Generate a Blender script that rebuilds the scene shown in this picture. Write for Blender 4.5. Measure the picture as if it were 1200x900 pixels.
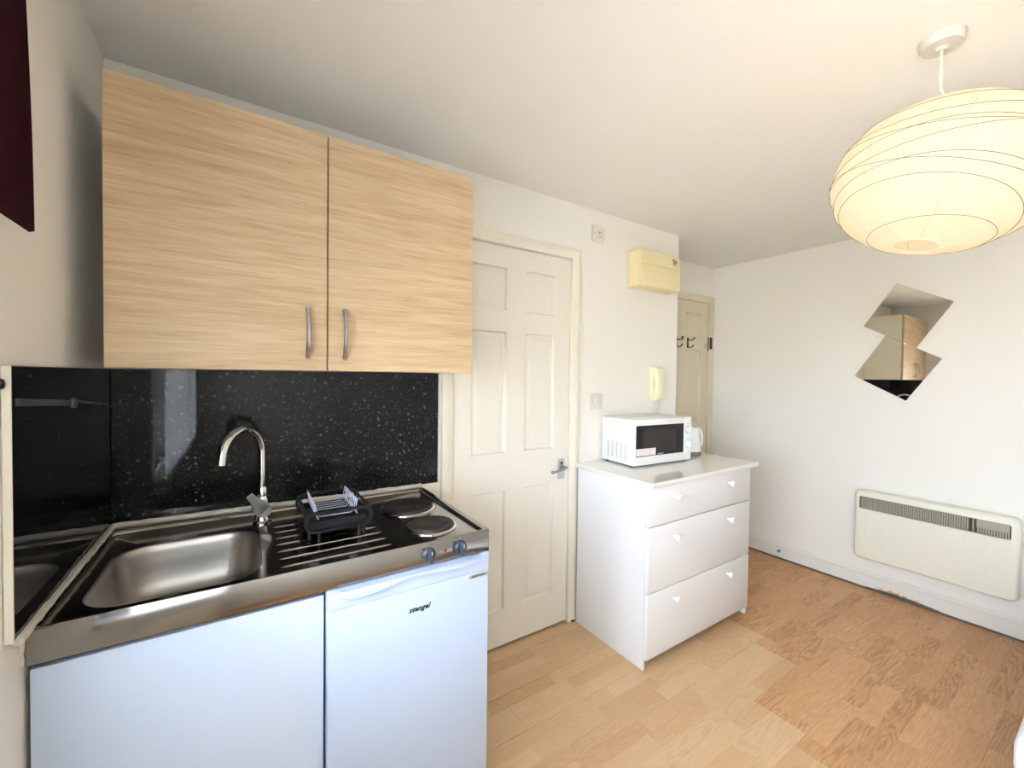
import bpy, bmesh, math, random
from mathutils import Vector, Matrix
random.seed(7)
for o in list(bpy.data.objects): bpy.data.objects.remove(o, do_unlink=True)
scene = bpy.context.scene
COL = scene.collection
PI = math.pi

# ------------------------------------------------------------------ camera
W, H = 3.7625, 2.2912
RECESS_Y, REAR_Y, WEND = 0.35, -2.9, 2.7805
def make_camera():
    f, yaw, pitch, roll = 488.89, math.radians(33.0767), math.radians(-1.1074), math.radians(0.671)
    F = Vector((math.sin(yaw)*math.cos(pitch), math.cos(yaw)*math.cos(pitch), math.sin(pitch)))
    R = Vector((math.cos(yaw), -math.sin(yaw), 0)); U = R.cross(F)
    R2 = R*math.cos(roll)+U*math.sin(roll); U2 = -R*math.sin(roll)+U*math.cos(roll)
    cam = bpy.data.cameras.new('camera'); o = bpy.data.objects.new('camera', cam); COL.objects.link(o)
    cam.sensor_width = 36; cam.lens = f/1200*36; cam.clip_start = 0.01
    m = Matrix((( R2.x, U2.x, -F.x, 0.3428), (R2.y, U2.y, -F.y, -1.7363), (R2.z, U2.z, -F.z, 1.3526), (0, 0, 0, 1)))
    o.matrix_world = m
    scene.camera = o
make_camera()

# ------------------------------------------------------------------ light
SKY_STRENGTH = 41.0
SKY_COLOR = (0.70, 0.82, 1.0)
GROUND = (0.52, 0.50, 0.43)
LAMP_POWER = 0.2
PAPER_GLOW = 0.60
scene.view_settings.view_transform = 'Standard'
scene.view_settings.look = 'None'
scene.view_settings.gamma = 1.0
scene.view_settings.use_curve_mapping = False
scene.view_settings.exposure = 0.30
WIN = (-2.62, -0.82, 0.80, 2.12)      # y0, y1, z0, z1 of the window in the left wall
world = bpy.data.worlds.new('sky'); scene.world = world; world.use_nodes = True
bg = world.node_tree.nodes['Background']; bg.inputs[1].default_value = SKY_STRENGTH
_nt = world.node_tree; _tc = _nt.nodes.new('ShaderNodeTexCoord'); _sp = _nt.nodes.new('ShaderNodeSeparateXYZ'); _cr = _nt.nodes.new('ShaderNodeValToRGB')
_nt.links.new(_tc.outputs['Generated'], _sp.inputs[0]); _mr = _nt.nodes.new('ShaderNodeMapRange'); _mr.inputs[1].default_value = -1; _mr.inputs[2].default_value = 1
_nt.links.new(_sp.outputs[2], _mr.inputs[0]); _nt.links.new(_mr.outputs[0], _cr.inputs[0]); _nt.links.new(_cr.outputs[0], bg.inputs[0])
_cr.color_ramp.elements[0].position = 0.47; _cr.color_ramp.elements[0].color = (*GROUND, 1); _cr.color_ramp.elements[1].position = 0.51; _cr.color_ramp.elements[1].color = (*SKY_COLOR, 1)
pl = bpy.data.lights.new('window_portal', 'AREA'); pl.shape = 'RECTANGLE'; pl.size = WIN[3]-WIN[2]; pl.size_y = WIN[1]-WIN[0]
pl.cycles.is_portal = True
po = bpy.data.objects.new('window_portal', pl); COL.objects.link(po)
po.location = (-0.105, (WIN[0]+WIN[1])/2, (WIN[2]+WIN[3])/2); po.rotation_euler = (0, -PI/2, 0)

# ------------------------------------------------------------------ materials
def lin(c):
    return tuple(((v/255)/12.92 if v/255 <= 0.04045 else ((v/255+0.055)/1.055)**2.4) for v in c)
def mat(name, rgb, rough=0.5, metal=0.0, spec=0.5, coat=0.0, bump=0.0, bscale=200.0, var=0.0, vscale=5.0, stretch=None):
    m = bpy.data.materials.new(name); m.use_nodes = True
    nt = m.node_tree; b = nt.nodes['Principled BSDF']
    c = lin(rgb)
    b.inputs['Base Color'].default_value = (*c, 1); b.inputs['Roughness'].default_value = rough
    b.inputs['Metallic'].default_value = metal; b.inputs['Specular IOR Level'].default_value = spec
    b.inputs['Coat Weight'].default_value = coat; b.inputs['Coat Roughness'].default_value = 0.05
    tc = nt.nodes.new('ShaderNodeTexCoord'); mp = nt.nodes.new('ShaderNodeMapping')
    nt.links.new(tc.outputs['Object'], mp.inputs[0])
    if stretch: mp.inputs['Scale'].default_value = stretch
    n = nt.nodes.new('ShaderNodeTexNoise'); n.inputs['Scale'].default_value = vscale; n.inputs['Detail'].default_value = 4
    nt.links.new(mp.outputs[0], n.inputs['Vector'])
    mx = nt.nodes.new('ShaderNodeMixRGB'); mx.blend_type = 'MIX'
    k = 1-max(var, 0.015)*2
    mx.inputs[1].default_value = (c[0]*k, c[1]*k, c[2]*k, 1); mx.inputs[2].default_value = (*c, 1)
    nt.links.new(n.outputs[0], mx.inputs[0]); nt.links.new(mx.outputs[0], b.inputs['Base Color'])
    if bump > 0:
        n2 = nt.nodes.new('ShaderNodeTexNoise'); n2.inputs['Scale'].default_value = bscale; n2.inputs['Detail'].default_value = 3
        nt.links.new(mp.outputs[0], n2.inputs['Vector'])
        bp = nt.nodes.new('ShaderNodeBump'); bp.inputs['Strength'].default_value = bump; bp.inputs['Distance'].default_value = 0.002
        nt.links.new(n2.outputs[0], bp.inputs['Height']); nt.links.new(bp.outputs[0], b.inputs['Normal'])
    return m

M = {}
M['wall'] = mat('wall_paint', (247, 243, 234), 0.75, spec=0.25, bump=0.15, bscale=90, var=0.01, vscale=2)
M['ceiling'] = mat('ceiling_paint', (248, 244, 237), 0.85, spec=0.2, bump=0.15, bscale=90)
M['gloss_cream'] = mat('gloss_trim_paint', (240, 234, 216), 0.3, coat=0.2)
M['door_paint'] = mat('door_paint', (240, 235, 222), 0.4)
M['far_door'] = mat('far_door_paint', (226, 216, 190), 0.45)
M['skirt'] = mat('skirting_paint', (238, 234, 226), 0.35, coat=0.2)
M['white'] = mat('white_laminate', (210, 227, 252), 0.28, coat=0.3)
M['white_chest'] = mat('chest_white', (238, 237, 236), 0.45)
M['chest_top'] = mat('chest_top_gloss', (238, 234, 226), 0.12, coat=0.6)
M['carcass'] = mat('cream_carcass', (246, 241, 226), 0.45)
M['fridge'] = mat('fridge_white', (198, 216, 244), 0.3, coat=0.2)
M['plastic_white'] = mat('white_plastic', (242, 242, 238), 0.3)
M['plate'] = mat('switch_plate', (224, 217, 207), 0.35)
M['cream_plastic'] = mat('aged_cream_plastic', (240, 225, 178), 0.4)
M['yellow_plastic'] = mat('pale_yellow_plastic', (246, 238, 198), 0.4)
M['heater'] = mat('heater_cream', (238, 236, 218), 0.4)
M['heater_dark'] = mat('heater_inside', (70, 66, 58), 0.7)
M['grille'] = mat('heater_grille', (172, 166, 148), 0.5)
M['chrome'] = mat('chrome', (225, 225, 225), 0.07, metal=1)
M['nickel'] = mat('satin_nickel', (168, 168, 170), 0.25, metal=1)
M['steel'] = mat('brushed_steel', (160, 156, 152), 0.12, metal=1, bump=0.04, bscale=300, stretch=(0.04, 1, 1))
M['steel_bowl'] = mat('satin_steel', (178, 174, 168), 0.36, metal=1, bump=0.05, bscale=200, stretch=(1, 1, 0.05))
M['black_plastic'] = mat('black_plastic', (15, 16, 20), 0.3)
M['black_metal'] = mat('black_iron', (16, 15, 15), 0.5)
M['hob'] = mat('cast_iron_plate', (38, 34, 32), 0.55, bump=0.3, bscale=120, var=0.15)
M['knob_grey'] = mat('blue_grey_plastic', (58, 64, 72), 0.3)
M['red'] = mat('red_lens', (170, 20, 30), 0.2)
M['mark'] = mat('dark_print', (38, 38, 46), 0.5)
M['mark_grey'] = mat('grey_print', (140, 138, 136), 0.5)
M['badge'] = mat('silver_badge', (200, 204, 200), 0.3, metal=0.6)
M['seal'] = mat('old_sealant', (222, 216, 204), 0.6, bump=0.8, bscale=60, var=0.12, vscale=30)
M['dark_gap'] = mat('dark_gap', (52, 48, 44), 0.9)
M['grey_gap'] = mat('grey_cement', (108, 106, 98), 0.9, var=0.15, vscale=40)
M['kettle_grey'] = mat('kettle_grey', (120, 120, 118), 0.4)
M['maroon'] = mat('maroon_cloth', (62, 22, 34), 0.9, spec=0.1, bump=0.4, bscale=600, var=0.08, vscale=300)
M['sheet'] = mat('white_bedding', (240, 240, 242), 0.85, bump=0.3, bscale=12)
M['wire_white'] = mat('white_wire', (196, 204, 224), 0.3)
M['mirror'] = mat('mirror_glass', (228, 224, 214), 0.01, metal=1)
M['rose'] = mat('rose_plastic', (214, 206, 198), 0.45)
M['cord'] = mat('cord_white', (226, 218, 204), 0.5)
M['hoop'] = mat('hoop_wire', (120, 104, 84), 0.6)
M['seam'] = mat('paper_seam', (226, 206, 170), 0.8)
M['pink'] = mat('pink_disc', (206, 160, 144), 0.5)
M['micro_glass'] = mat('microwave_glass', (12, 11, 11), 0.08, spec=0.3)
M['micro_mesh'] = mat('microwave_window', (44, 38, 34), 0.15, spec=0.3)
M['label_paper'] = mat('pink_label', (246, 236, 234), 0.6)
M['label_ink'] = mat('label_ink', (236, 196, 200), 0.6)
M['steel_dull'] = mat('dull_chrome', (196, 200, 206), 0.3, metal=0.9)
M['stripe_grey'] = mat('dark_grey_stripe', (66, 74, 82), 0.35)
M['mattress_frame'] = mat('dark_bed_frame', (40, 36, 34), 0.5)
M['pvc'] = mat('white_pvc', (240, 240, 240), 0.3)

def glass_mat():
    m = bpy.data.materials.new('window_glass'); m.use_nodes = True; nt = m.node_tree; nt.nodes.clear()
    o = nt.nodes.new('ShaderNodeOutputMaterial'); t = nt.nodes.new('ShaderNodeBsdfTransparent'); g = nt.nodes.new('ShaderNodeBsdfGlossy')
    g.inputs['Roughness'].default_value = 0.02; fr = nt.nodes.new('ShaderNodeFresnel'); fr.inputs[0].default_value = 1.45
    mx = nt.nodes.new('ShaderNodeMixShader')
    nt.links.new(fr.outputs[0], mx.inputs[0]); nt.links.new(t.outputs[0], mx.inputs[1]); nt.links.new(g.outputs[0], mx.inputs[2]); nt.links.new(mx.outputs[0], o.inputs[0])
    return m
M['glass'] = glass_mat()

def net_mat():
    m = bpy.data.materials.new('net_fabric'); m.use_nodes = True; nt = m.node_tree; nt.nodes.clear()
    o = nt.nodes.new('ShaderNodeOutputMaterial'); a = nt.nodes.new('ShaderNodeBsdfTransparent'); b = nt.nodes.new('ShaderNodeBsdfTranslucent'); d = nt.nodes.new('ShaderNodeBsdfDiffuse')
    b.inputs[0].default_value = (0.9, 0.9, 0.9, 1); d.inputs[0].default_value = (0.9, 0.9, 0.9, 1)
    m1 = nt.nodes.new('ShaderNodeMixShader'); m1.inputs[0].default_value = 0.35; m2 = nt.nodes.new('ShaderNodeMixShader'); m2.inputs[0].default_value = 0.7
    nt.links.new(b.outputs[0], m1.inputs[1]); nt.links.new(d.outputs[0], m1.inputs[2]); nt.links.new(a.outputs[0], m2.inputs[1]); nt.links.new(m1.outputs[0], m2.inputs[2]); nt.links.new(m2.outputs[0], o.inputs[0])
    return m
M['net'] = net_mat()

def paper_mat():
    m = bpy.data.materials.new('rice_paper'); m.use_nodes = True; nt = m.node_tree; nt.nodes.clear()
    N = nt.nodes.new; L = nt.links.new
    o = N('ShaderNodeOutputMaterial'); d = N('ShaderNodeBsdfDiffuse'); t = N('ShaderNodeBsdfTranslucent'); e = N('ShaderNodeEmission')
    d.inputs[0].default_value = (0.62, 0.57, 0.47, 1); t.inputs[0].default_value = (0.62, 0.54, 0.40, 1)
    e.inputs[0].default_value = (1.0, 0.80, 0.53, 1); e.inputs[1].default_value = PAPER_GLOW*0.55
    tc = N('ShaderNodeTexCoord'); n = N('ShaderNodeTexNoise'); n.inputs['Scale'].default_value = 14; n.inputs['Detail'].default_value = 6
    L(tc.outputs['Object'], n.inputs['Vector']); bp = N('ShaderNodeBump'); bp.inputs['Strength'].default_value = 0.35; bp.inputs['Distance'].default_value = 0.01
    L(n.outputs[0], bp.inputs['Height']); L(bp.outputs[0], d.inputs['Normal']); L(bp.outputs[0], t.inputs['Normal'])
    mx = N('ShaderNodeMixShader'); mx.inputs[0].default_value = 0.5; ad = N('ShaderNodeAddShader')
    L(d.outputs[0], mx.inputs[1]); L(t.outputs[0], mx.inputs[2]); L(mx.outputs[0], ad.inputs[0]); L(e.outputs[0], ad.inputs[1]); L(ad.outputs[0], o.inputs[0])
    return m
M['paper'] = paper_mat()

def granite_mat(name, density=1.0):
    m = bpy.data.materials.new(name); m.use_nodes = True; nt = m.node_tree; b = nt.nodes['Principled BSDF']
    N = nt.nodes.new; L = nt.links.new
    tc = N('ShaderNodeTexCoord')
    def flecks(scale, seed, thr, soft):
        mp = N('ShaderNodeMapping'); mp.inputs['Location'].default_value = (seed, seed*1.7, seed*0.3)
        L(tc.outputs['Object'], mp.inputs[0])
        ns = N('ShaderNodeTexNoise'); ns.inputs['Scale'].default_value = scale*1.6; ns.inputs['Detail'].default_value = 2
        L(mp.outputs[0], ns.inputs['Vector'])
        ad = N('ShaderNodeVectorMath'); ad.operation = 'MULTIPLY_ADD'; ad.inputs[1].default_value = (0.012,)*3
        L(ns.outputs['Color'], ad.inputs[0]); L(mp.outputs[0], ad.inputs[2])
        v = N('ShaderNodeTexVoronoi'); v.inputs['Scale'].default_value = scale; L(ad.outputs[0], v.inputs['Vector'])
        r = N('ShaderNodeMapRange'); r.inputs[1].default_value = thr; r.inputs[2].default_value = thr-soft; r.inputs[3].default_value = 0; r.inputs[4].default_value = 1
        L(v.outputs['Distance'], r.inputs[0])
        sep = N('ShaderNodeSeparateColor'); L(v.outputs['Color'], sep.inputs[0])
        g = N('ShaderNodeMath'); g.operation = 'GREATER_THAN'; g.inputs[1].default_value = 1-0.42*density; L(sep.outputs[0], g.inputs[0])
        br = N('ShaderNodeMath'); br.operation = 'MULTIPLY'; L(g.outputs[0], br.inputs[0]); L(sep.outputs[1], br.inputs[1])
        mu = N('ShaderNodeMath'); mu.operation = 'MULTIPLY'; L(r.outputs[0], mu.inputs[0]); L(br.outputs[0], mu.inputs[1])
        return mu
    a = flecks(55, 1.3, 0.30, 0.12); c = flecks(130, 4.1, 0.34, 0.14)
    s2 = N('ShaderNodeMath'); s2.operation = 'MULTIPLY'; s2.inputs[1].default_value = 0.7; L(c.outputs[0], s2.inputs[0])
    s = N('ShaderNodeMath'); s.operation = 'ADD'; s.use_clamp = True; L(a.outputs[0], s.inputs[0]); L(s2.outputs[0], s.inputs[1])
    mx = N('ShaderNodeMixRGB'); mx.inputs[1].default_value = (0.006, 0.0065, 0.008, 1); mx.inputs[2].default_value = (0.22, 0.23, 0.22, 1)
    L(s.outputs[0], mx.inputs[0]); L(mx.outputs[0], b.inputs['Base Color'])
    b.inputs['Roughness'].default_value = 0.03; b.inputs['Specular IOR Level'].default_value = 0.24
    return m
M['granite'] = granite_mat('black_granite_laminate'); M['granite_soft'] = granite_mat('black_granite_laminate_side', 0.55)

def oak_mat():
    m = bpy.data.materials.new('light_oak'); m.use_nodes = True; nt = m.node_tree; b = nt.nodes['Principled BSDF']
    N = nt.nodes.new; L = nt.links.new
    tc = N('ShaderNodeTexCoord')
    def noise(sc, scale, det, dist=0.0):
        mp = N('ShaderNodeMapping'); mp.inputs['Scale'].default_value = sc; mp.inputs['Rotation'].default_value = (0, 0.03, 0); L(tc.outputs['Object'], mp.inputs[0])
        n = N('ShaderNodeTexNoise'); n.inputs['Scale'].default_value = scale; n.inputs['Detail'].default_value = det; n.inputs['Distortion'].default_value = dist
        L(mp.outputs[0], n.inputs['Vector']); return n
    n1 = noise((0.9, 1, 14), 4, 6, 0.6); n2 = noise((1.5, 1, 70), 6, 4)
    r1 = N('ShaderNodeValToRGB'); r1.color_ramp.elements[0].position = 0.32; r1.color_ramp.elements[1].position = 0.68
    r1.color_ramp.elements[0].color = (*lin((188, 159, 121)), 1); r1.color_ramp.elements[1].color = (*lin((209, 183, 146)), 1)
    L(n1.outputs[0], r1.inputs[0])
    r2 = N('ShaderNodeValToRGB'); r2.color_ramp.elements[0].position = 0.36; r2.color_ramp.elements[1].position = 0.56
    r2.color_ramp.elements[0].color = (0.80, 0.76, 0.70, 1); r2.color_ramp.elements[1].color = (1, 1, 1, 1); L(n2.outputs[0], r2.inputs[0])
    mu = N('ShaderNodeMixRGB'); mu.blend_type = 'MULTIPLY'; mu.inputs[0].default_value = 0.8; L(r1.outputs[0], mu.inputs[1]); L(r2.outputs[0], mu.inputs[2])
    L(mu.outputs[0], b.inputs['Base Color']); b.inputs['Roughness'].default_value = 0.5
    return m
M['oak'] = oak_mat()

def floor_mat(name, cols, grain, contour):
    m = bpy.data.materials.new(name); m.use_nodes = True; nt = m.node_tree; b = nt.nodes['Principled BSDF']
    N = nt.nodes.new; L = nt.links.new
    def math_(op, a, bb=None, c=None):
        n = N('ShaderNodeMath'); n.operation = op
        for i, v in enumerate((a, bb, c)):
            if v is None: continue
            if isinstance(v, (int, float)): n.inputs[i].default_value = v
            else: L(v, n.inputs[i])
        return n.outputs[0]
    tc = N('ShaderNodeTexCoord'); sp = N('ShaderNodeSeparateXYZ'); L(tc.outputs['Object'], sp.inputs[0])
    x, y = sp.outputs[0], sp.outputs[1]
    row = math_('FLOOR', math_('DIVIDE', math_('ADD', y, 0.0735+5*0.1945), 0.1945/3))
    wn = N('ShaderNodeTexWhiteNoise'); wn.noise_dimensions = '1D'; L(row, wn.inputs['W'])
    blk = math_('FLOOR', math_('DIVIDE', math_('ADD', x, math_('MULTIPLY', wn.outputs['Value'], 3.0)), 0.33))
    cv = N('ShaderNodeCombineXYZ'); L(row, cv.inputs[0]); L(blk, cv.inputs[1])
    wb = N('ShaderNodeTexWhiteNoise'); wb.noise_dimensions = '3D'; L(cv.outputs[0], wb.inputs['Vector'])
    rnd = wb.outputs['Value']
    def noise(sx, sy, scale, det, dist=0.0):
        c = N('ShaderNodeCombineXYZ'); L(math_('MULTIPLY', x, sx), c.inputs[0]); L(math_('MULTIPLY', y, sy), c.inputs[1]); L(math_('MULTIPLY', rnd, 37.0), c.inputs[2])
        n = N('ShaderNodeTexNoise'); n.inputs['Scale'].default_value = scale; n.inputs['Detail'].default_value = det; n.inputs['Distortion'].default_value = dist
        L(c.outputs[0], n.inputs['Vector']); return n.outputs[0]
    fine = noise(5, 90, 3, 5); broad = noise(1.1, 9, 1.6, 2, 0.4); soft = noise(1.2, 4, 3, 3)
    bands = math_('MULTIPLY_ADD', math_('SINE', math_('MULTIPLY', broad, 95.0)), 0.5, 0.5)
    bands = math_('POWER', bands, 2.5)
    base = N('ShaderNodeValToRGB'); base.color_ramp.elements[0].color = (*lin(cols[0]), 1); base.color_ramp.elements[1].color = (*lin(cols[2]), 1)
    e = base.color_ramp.elements.new(0.5); e.color = (*lin(cols[1]), 1)
    L(math_('ADD', math_('MULTIPLY', rnd, 0.62), math_('MULTIPLY', soft, 0.4)), base.inputs[0])
    r2 = N('ShaderNodeMapRange'); r2.inputs[1].default_value = 0.35; r2.inputs[2].default_value = 0.65; r2.inputs[3].default_value = 1-grain; r2.inputs[4].default_value = 1.0; L(fine, r2.inputs[0])
    sel = math_('GREATER_THAN', wb.outputs['Color'], 0.45) if False else math_('LESS_THAN', math_('FRACT', math_('MULTIPLY', rnd, 7.31)), 0.45)
    k = math_('SUBTRACT', 1.0, math_('MULTIPLY', math_('MULTIPLY', bands, contour), sel))
    k = math_('MULTIPLY', k, r2.outputs[0])
    cx = N('ShaderNodeMixRGB'); cx.blend_type = 'MIX'; cx.inputs[1].default_value = (*lin(cols[3]), 1); L(k, cx.inputs[0]); L(base.outputs[0], cx.inputs[2])
    L(cx.outputs[0], b.inputs['Base Color']); b.inputs['Roughness'].default_value = 0.42
    return m
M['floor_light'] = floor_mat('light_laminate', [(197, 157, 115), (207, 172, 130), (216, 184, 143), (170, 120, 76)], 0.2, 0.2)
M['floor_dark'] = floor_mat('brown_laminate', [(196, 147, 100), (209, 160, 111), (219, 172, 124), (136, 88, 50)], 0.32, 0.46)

# ------------------------------------------------------------------ helpers
def NB(): return bmesh.new()
def box(bm, a, b, bev=0.0, seg=2):
    t = bmesh.new(); r = bmesh.ops.create_cube(t, size=1)
    for v in t.verts:
        v.co = Vector((a[i]+(b[i]-a[i])*(v.co[i]+0.5) for i in range(3)))
    if bev > 0: bmesh.ops.bevel(t, geom=list(t.edges), offset=bev, segments=seg, affect='EDGES', profile=0.5)
    merge(bm, t)
def merge(bm, t):
    me = bpy.data.meshes.new('tmp'); t.to_mesh(me); t.free(); bm.from_mesh(me); bpy.data.meshes.remove(me)
def loft(bm, loops, c0=True, c1=True, closed=True):
    vs = [[bm.verts.new(p) for p in l] for l in loops]
    for i in range(len(vs)-1):
        n = len(vs[i])
        for j in range(n if closed else n-1):
            k = (j+1) % n
            try: bm.faces.new((vs[i][j], vs[i][k], vs[i+1][k], vs[i+1][j]))
            except ValueError: pass
    if c0: bm.faces.new(vs[0][::-1])
    if c1: bm.faces.new(vs[-1])
    return vs
def lathe(bm, prof, c, axis=(0, 0, 1), seg=32):
    ax = Vector(axis).normalized(); q = Vector((0, 0, 1)).rotation_difference(ax).to_matrix(); c = Vector(c)
    loops = []
    for r, z in prof:
        r = max(r, 1e-5)
        loops.append([c+q @ Vector((r*math.cos(2*PI*i/seg), r*math.sin(2*PI*i/seg), z)) for i in range(seg)])
    loft(bm, loops, True, True)
def cyl(bm, c, r, h, axis=(0, 0, 1), seg=24, bev=0.0):
    if bev > 0: prof = [(r-bev, 0), (r-bev*.3, bev*.3), (r, bev), (r, h-bev), (r-bev*.3, h-bev*.3), (r-bev, h)]
    else: prof = [(r, 0), (r, h)]
    lathe(bm, prof, c, axis, seg)
def tube(bm, pts, r, seg=8, closed=False):
    pts = [Vector(p) for p in pts]; n = len(pts)
    rs = r if isinstance(r, (list, tuple)) else [r]*n
    T = []
    for i in range(n):
        if closed: t = pts[(i+1) % n]-pts[i-1]
        else: t = pts[min(i+1, n-1)]-pts[max(i-1, 0)]
        T.append(t.normalized())
    up = Vector((0, 0, 1)) if abs(T[0].z) < 0.9 else Vector((1, 0, 0))
    nrm = (up-T[0]*up.dot(T[0])).normalized(); loops = []
    for i in range(n):
        nrm = (nrm-T[i]*nrm.dot(T[i])).normalized(); b = T[i].cross(nrm)
        loops.append([pts[i]+(nrm*math.cos(2*PI*k/seg)+b*math.sin(2*PI*k/seg))*rs[i] for k in range(seg)])
    if closed: loops.append(loops[0]); loft(bm, loops, False, False); bmesh.ops.remove_doubles(bm, verts=bm.verts, dist=1e-6)
    else: loft(bm, loops, True, True)
def prism(bm, outline, vec, bev=0.0, seg=2):
    t = bmesh.new(); v = Vector(vec)
    loft(t, [[Vector(p) for p in outline], [Vector(p)+v for p in outline]])
    if bev > 0:
        bmesh.ops.recalc_face_normals(t, faces=t.faces)
        es = [e for e in t.edges if len(e.link_faces) == 2 and e.calc_face_angle(0) > 0.9]
        bmesh.ops.bevel(t, geom=es, offset=bev, segments=seg, affect='EDGES', profile=0.5)
    merge(bm, t)
def rrect(x0, x1, y0, y1, r, n=6):
    out = []
    for cx, cy, a0 in ((x1-r, y1-r, 0), (x0+r, y1-r, 90), (x0+r, y0+r, 180), (x1-r, y0+r, 270)):
        for i in range(n+1):
            a = math.radians(a0+90*i/n); out.append((cx+r*math.cos(a), cy+r*math.sin(a)))
    return out

OFF = {}
def offs(p):
    o = Vector((0, 0, 0))
    while p is not None: o += OFF.get(p.name, Vector((0, 0, 0))); p = p.parent
    return o
def obj(name, bm, m, parent=None, kind=None, ang=35, recalc=True):
    if recalc: bmesh.ops.recalc_face_normals(bm, faces=bm.faces)
    me = bpy.data.meshes.new(name)
    if parent is None:
        xs = [v.co for v in bm.verts]
        lo = Vector([min(v[i] for v in xs) for i in range(3)]); hi = Vector([max(v[i] for v in xs) for i in range(3)])
        c = Vector(((lo.x+hi.x)/2, (lo.y+hi.y)/2, lo.z))
        if kind == 'structure': c = Vector((0, 0, 0))
    else: c = offs(parent)
    bmesh.ops.translate(bm, verts=bm.verts, vec=-c)
    bm.to_mesh(me); bm.free()
    for p in me.polygons: p.use_smooth = True
    me.set_sharp_from_angle(angle=math.radians(ang))
    ms = m if isinstance(m, (list, tuple)) else [m]
    for q in ms: me.materials.append(q)
    o = bpy.data.objects.new(name, me); COL.objects.link(o)
    if parent is None: o.location = c; OFF[o.name] = c
    else: o.parent = parent; OFF[o.name] = Vector((0, 0, 0))
    if kind: o['kind'] = kind
    return o
def thing(name, label, cat, loc, group=None, rotz=0, local=False):
    o = bpy.data.objects.new(name, None); COL.objects.link(o); o.location = loc; o.rotation_euler = (0, 0, rotz); o.empty_display_size = 0.05
    OFF[o.name] = Vector((0, 0, 0)) if local else Vector(loc)
    if label: o['label'] = label; o['category'] = cat
    if group: o['group'] = group
    return o
def tag(o, label, cat, group=None):
    o['label'] = label; o['category'] = cat
    if group: o['group'] = group
    return o
def struct(name, bm, m, parent=None, **k): return obj(name, bm, m, parent, kind='structure', **k)
def text(name, body, size, m, parent, origin, xdir, ydir, shear=0.0, bold=0.0, ext=0.0004, space=1.0, part_label=None):
    cu = bpy.data.curves.new(name, 'FONT'); cu.body = body; cu.size = size; cu.shear = shear; cu.offset = bold; cu.extrude = ext; cu.space_character = space; cu.resolution_u = 3
    t = bpy.data.objects.new(name, cu); COL.objects.link(t)
    dg = bpy.context.evaluated_depsgraph_get(); me = bpy.data.meshes.new_from_object(t.evaluated_get(dg)); bpy.data.objects.remove(t)
    X = Vector(xdir).normalized(); Y = Vector(ydir).normalized(); Z = X.cross(Y)
    c = offs(parent); R = Matrix((X, Y, Z)).transposed()
    for v in me.vertices: v.co = R @ v.co+Vector(origin)-c
    me.materials.clear(); me.materials.append(m)
    o = bpy.data.objects.new(name, me); COL.objects.link(o); o.parent = parent; OFF[o.name] = Vector((0, 0, 0))
    if part_label: o['label'] = part_label
    return o

# ------------------------------------------------------------------ room shell
# floor planks
bm = NB(); RH = 0.1945
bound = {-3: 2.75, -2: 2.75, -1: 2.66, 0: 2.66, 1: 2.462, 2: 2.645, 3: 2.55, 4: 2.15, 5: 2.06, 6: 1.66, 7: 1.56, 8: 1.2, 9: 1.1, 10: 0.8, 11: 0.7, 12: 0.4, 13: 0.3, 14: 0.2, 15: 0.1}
def quad(bm, x0, x1, y0, y1, z0, mi):
    t = bmesh.new(); g = 0.0
    vs = [bm.verts.new(p) for p in ((x0, y0, 0), (x1, y0, 0), (x1, y1, 0), (x0, y1, 0))]
    ws = [bm.verts.new((v.co.x, v.co.y, -0.006)) for v in vs]
    f = bm.faces.new(vs); f.material_index = mi
    for i in range(4):
        f = bm.faces.new((ws[i], ws[(i+1) % 4], vs[(i+1) % 4], vs[i])); f.material_index = mi
    t.free()
for n, bx in bound.items():
    yt = -0.0735-RH*n; yb = yt-RH
    yt = min(yt, RECESS_Y+0.02); yb = max(yb, REAR_Y)
    if yt-yb < 0.02: continue
    xs = [bx]
    while xs[0] > 0: xs.insert(0, xs[0]-1.2)
    xs[0] = 0
    gy0 = 0.0003; gy1 = 0.0012 if n in (0,) else 0.0003
    for i in range(len(xs)-1): 
        g2 = 0.0012 if n == 1 and i == 0 else 0.0004
        quad(bm, xs[i]+0.0003, xs[i+1]-g2, yb+(0.0012 if n in (0, 1) and xs[i+1] < 2 else 0.0003), yt-0.0003, 0, 0)
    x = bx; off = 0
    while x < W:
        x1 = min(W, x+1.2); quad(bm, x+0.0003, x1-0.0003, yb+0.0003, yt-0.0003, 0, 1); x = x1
struct('floor', bm, [M['floor_light'], M['floor_dark']], recalc=False)
bm = NB(); box(bm, (-0.2, REAR_Y-0.2, -0.1), (W+0.2, RECESS_Y+0.3, -0.005)); struct('trim_1', bm, M['dark_gap'])
bm = NB(); box(bm, (-0.3, REAR_Y-0.2, H), (W+0.2, RECESS_Y+0.3, H+0.15)); struct('ceiling', bm, M['ceiling'])
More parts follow.
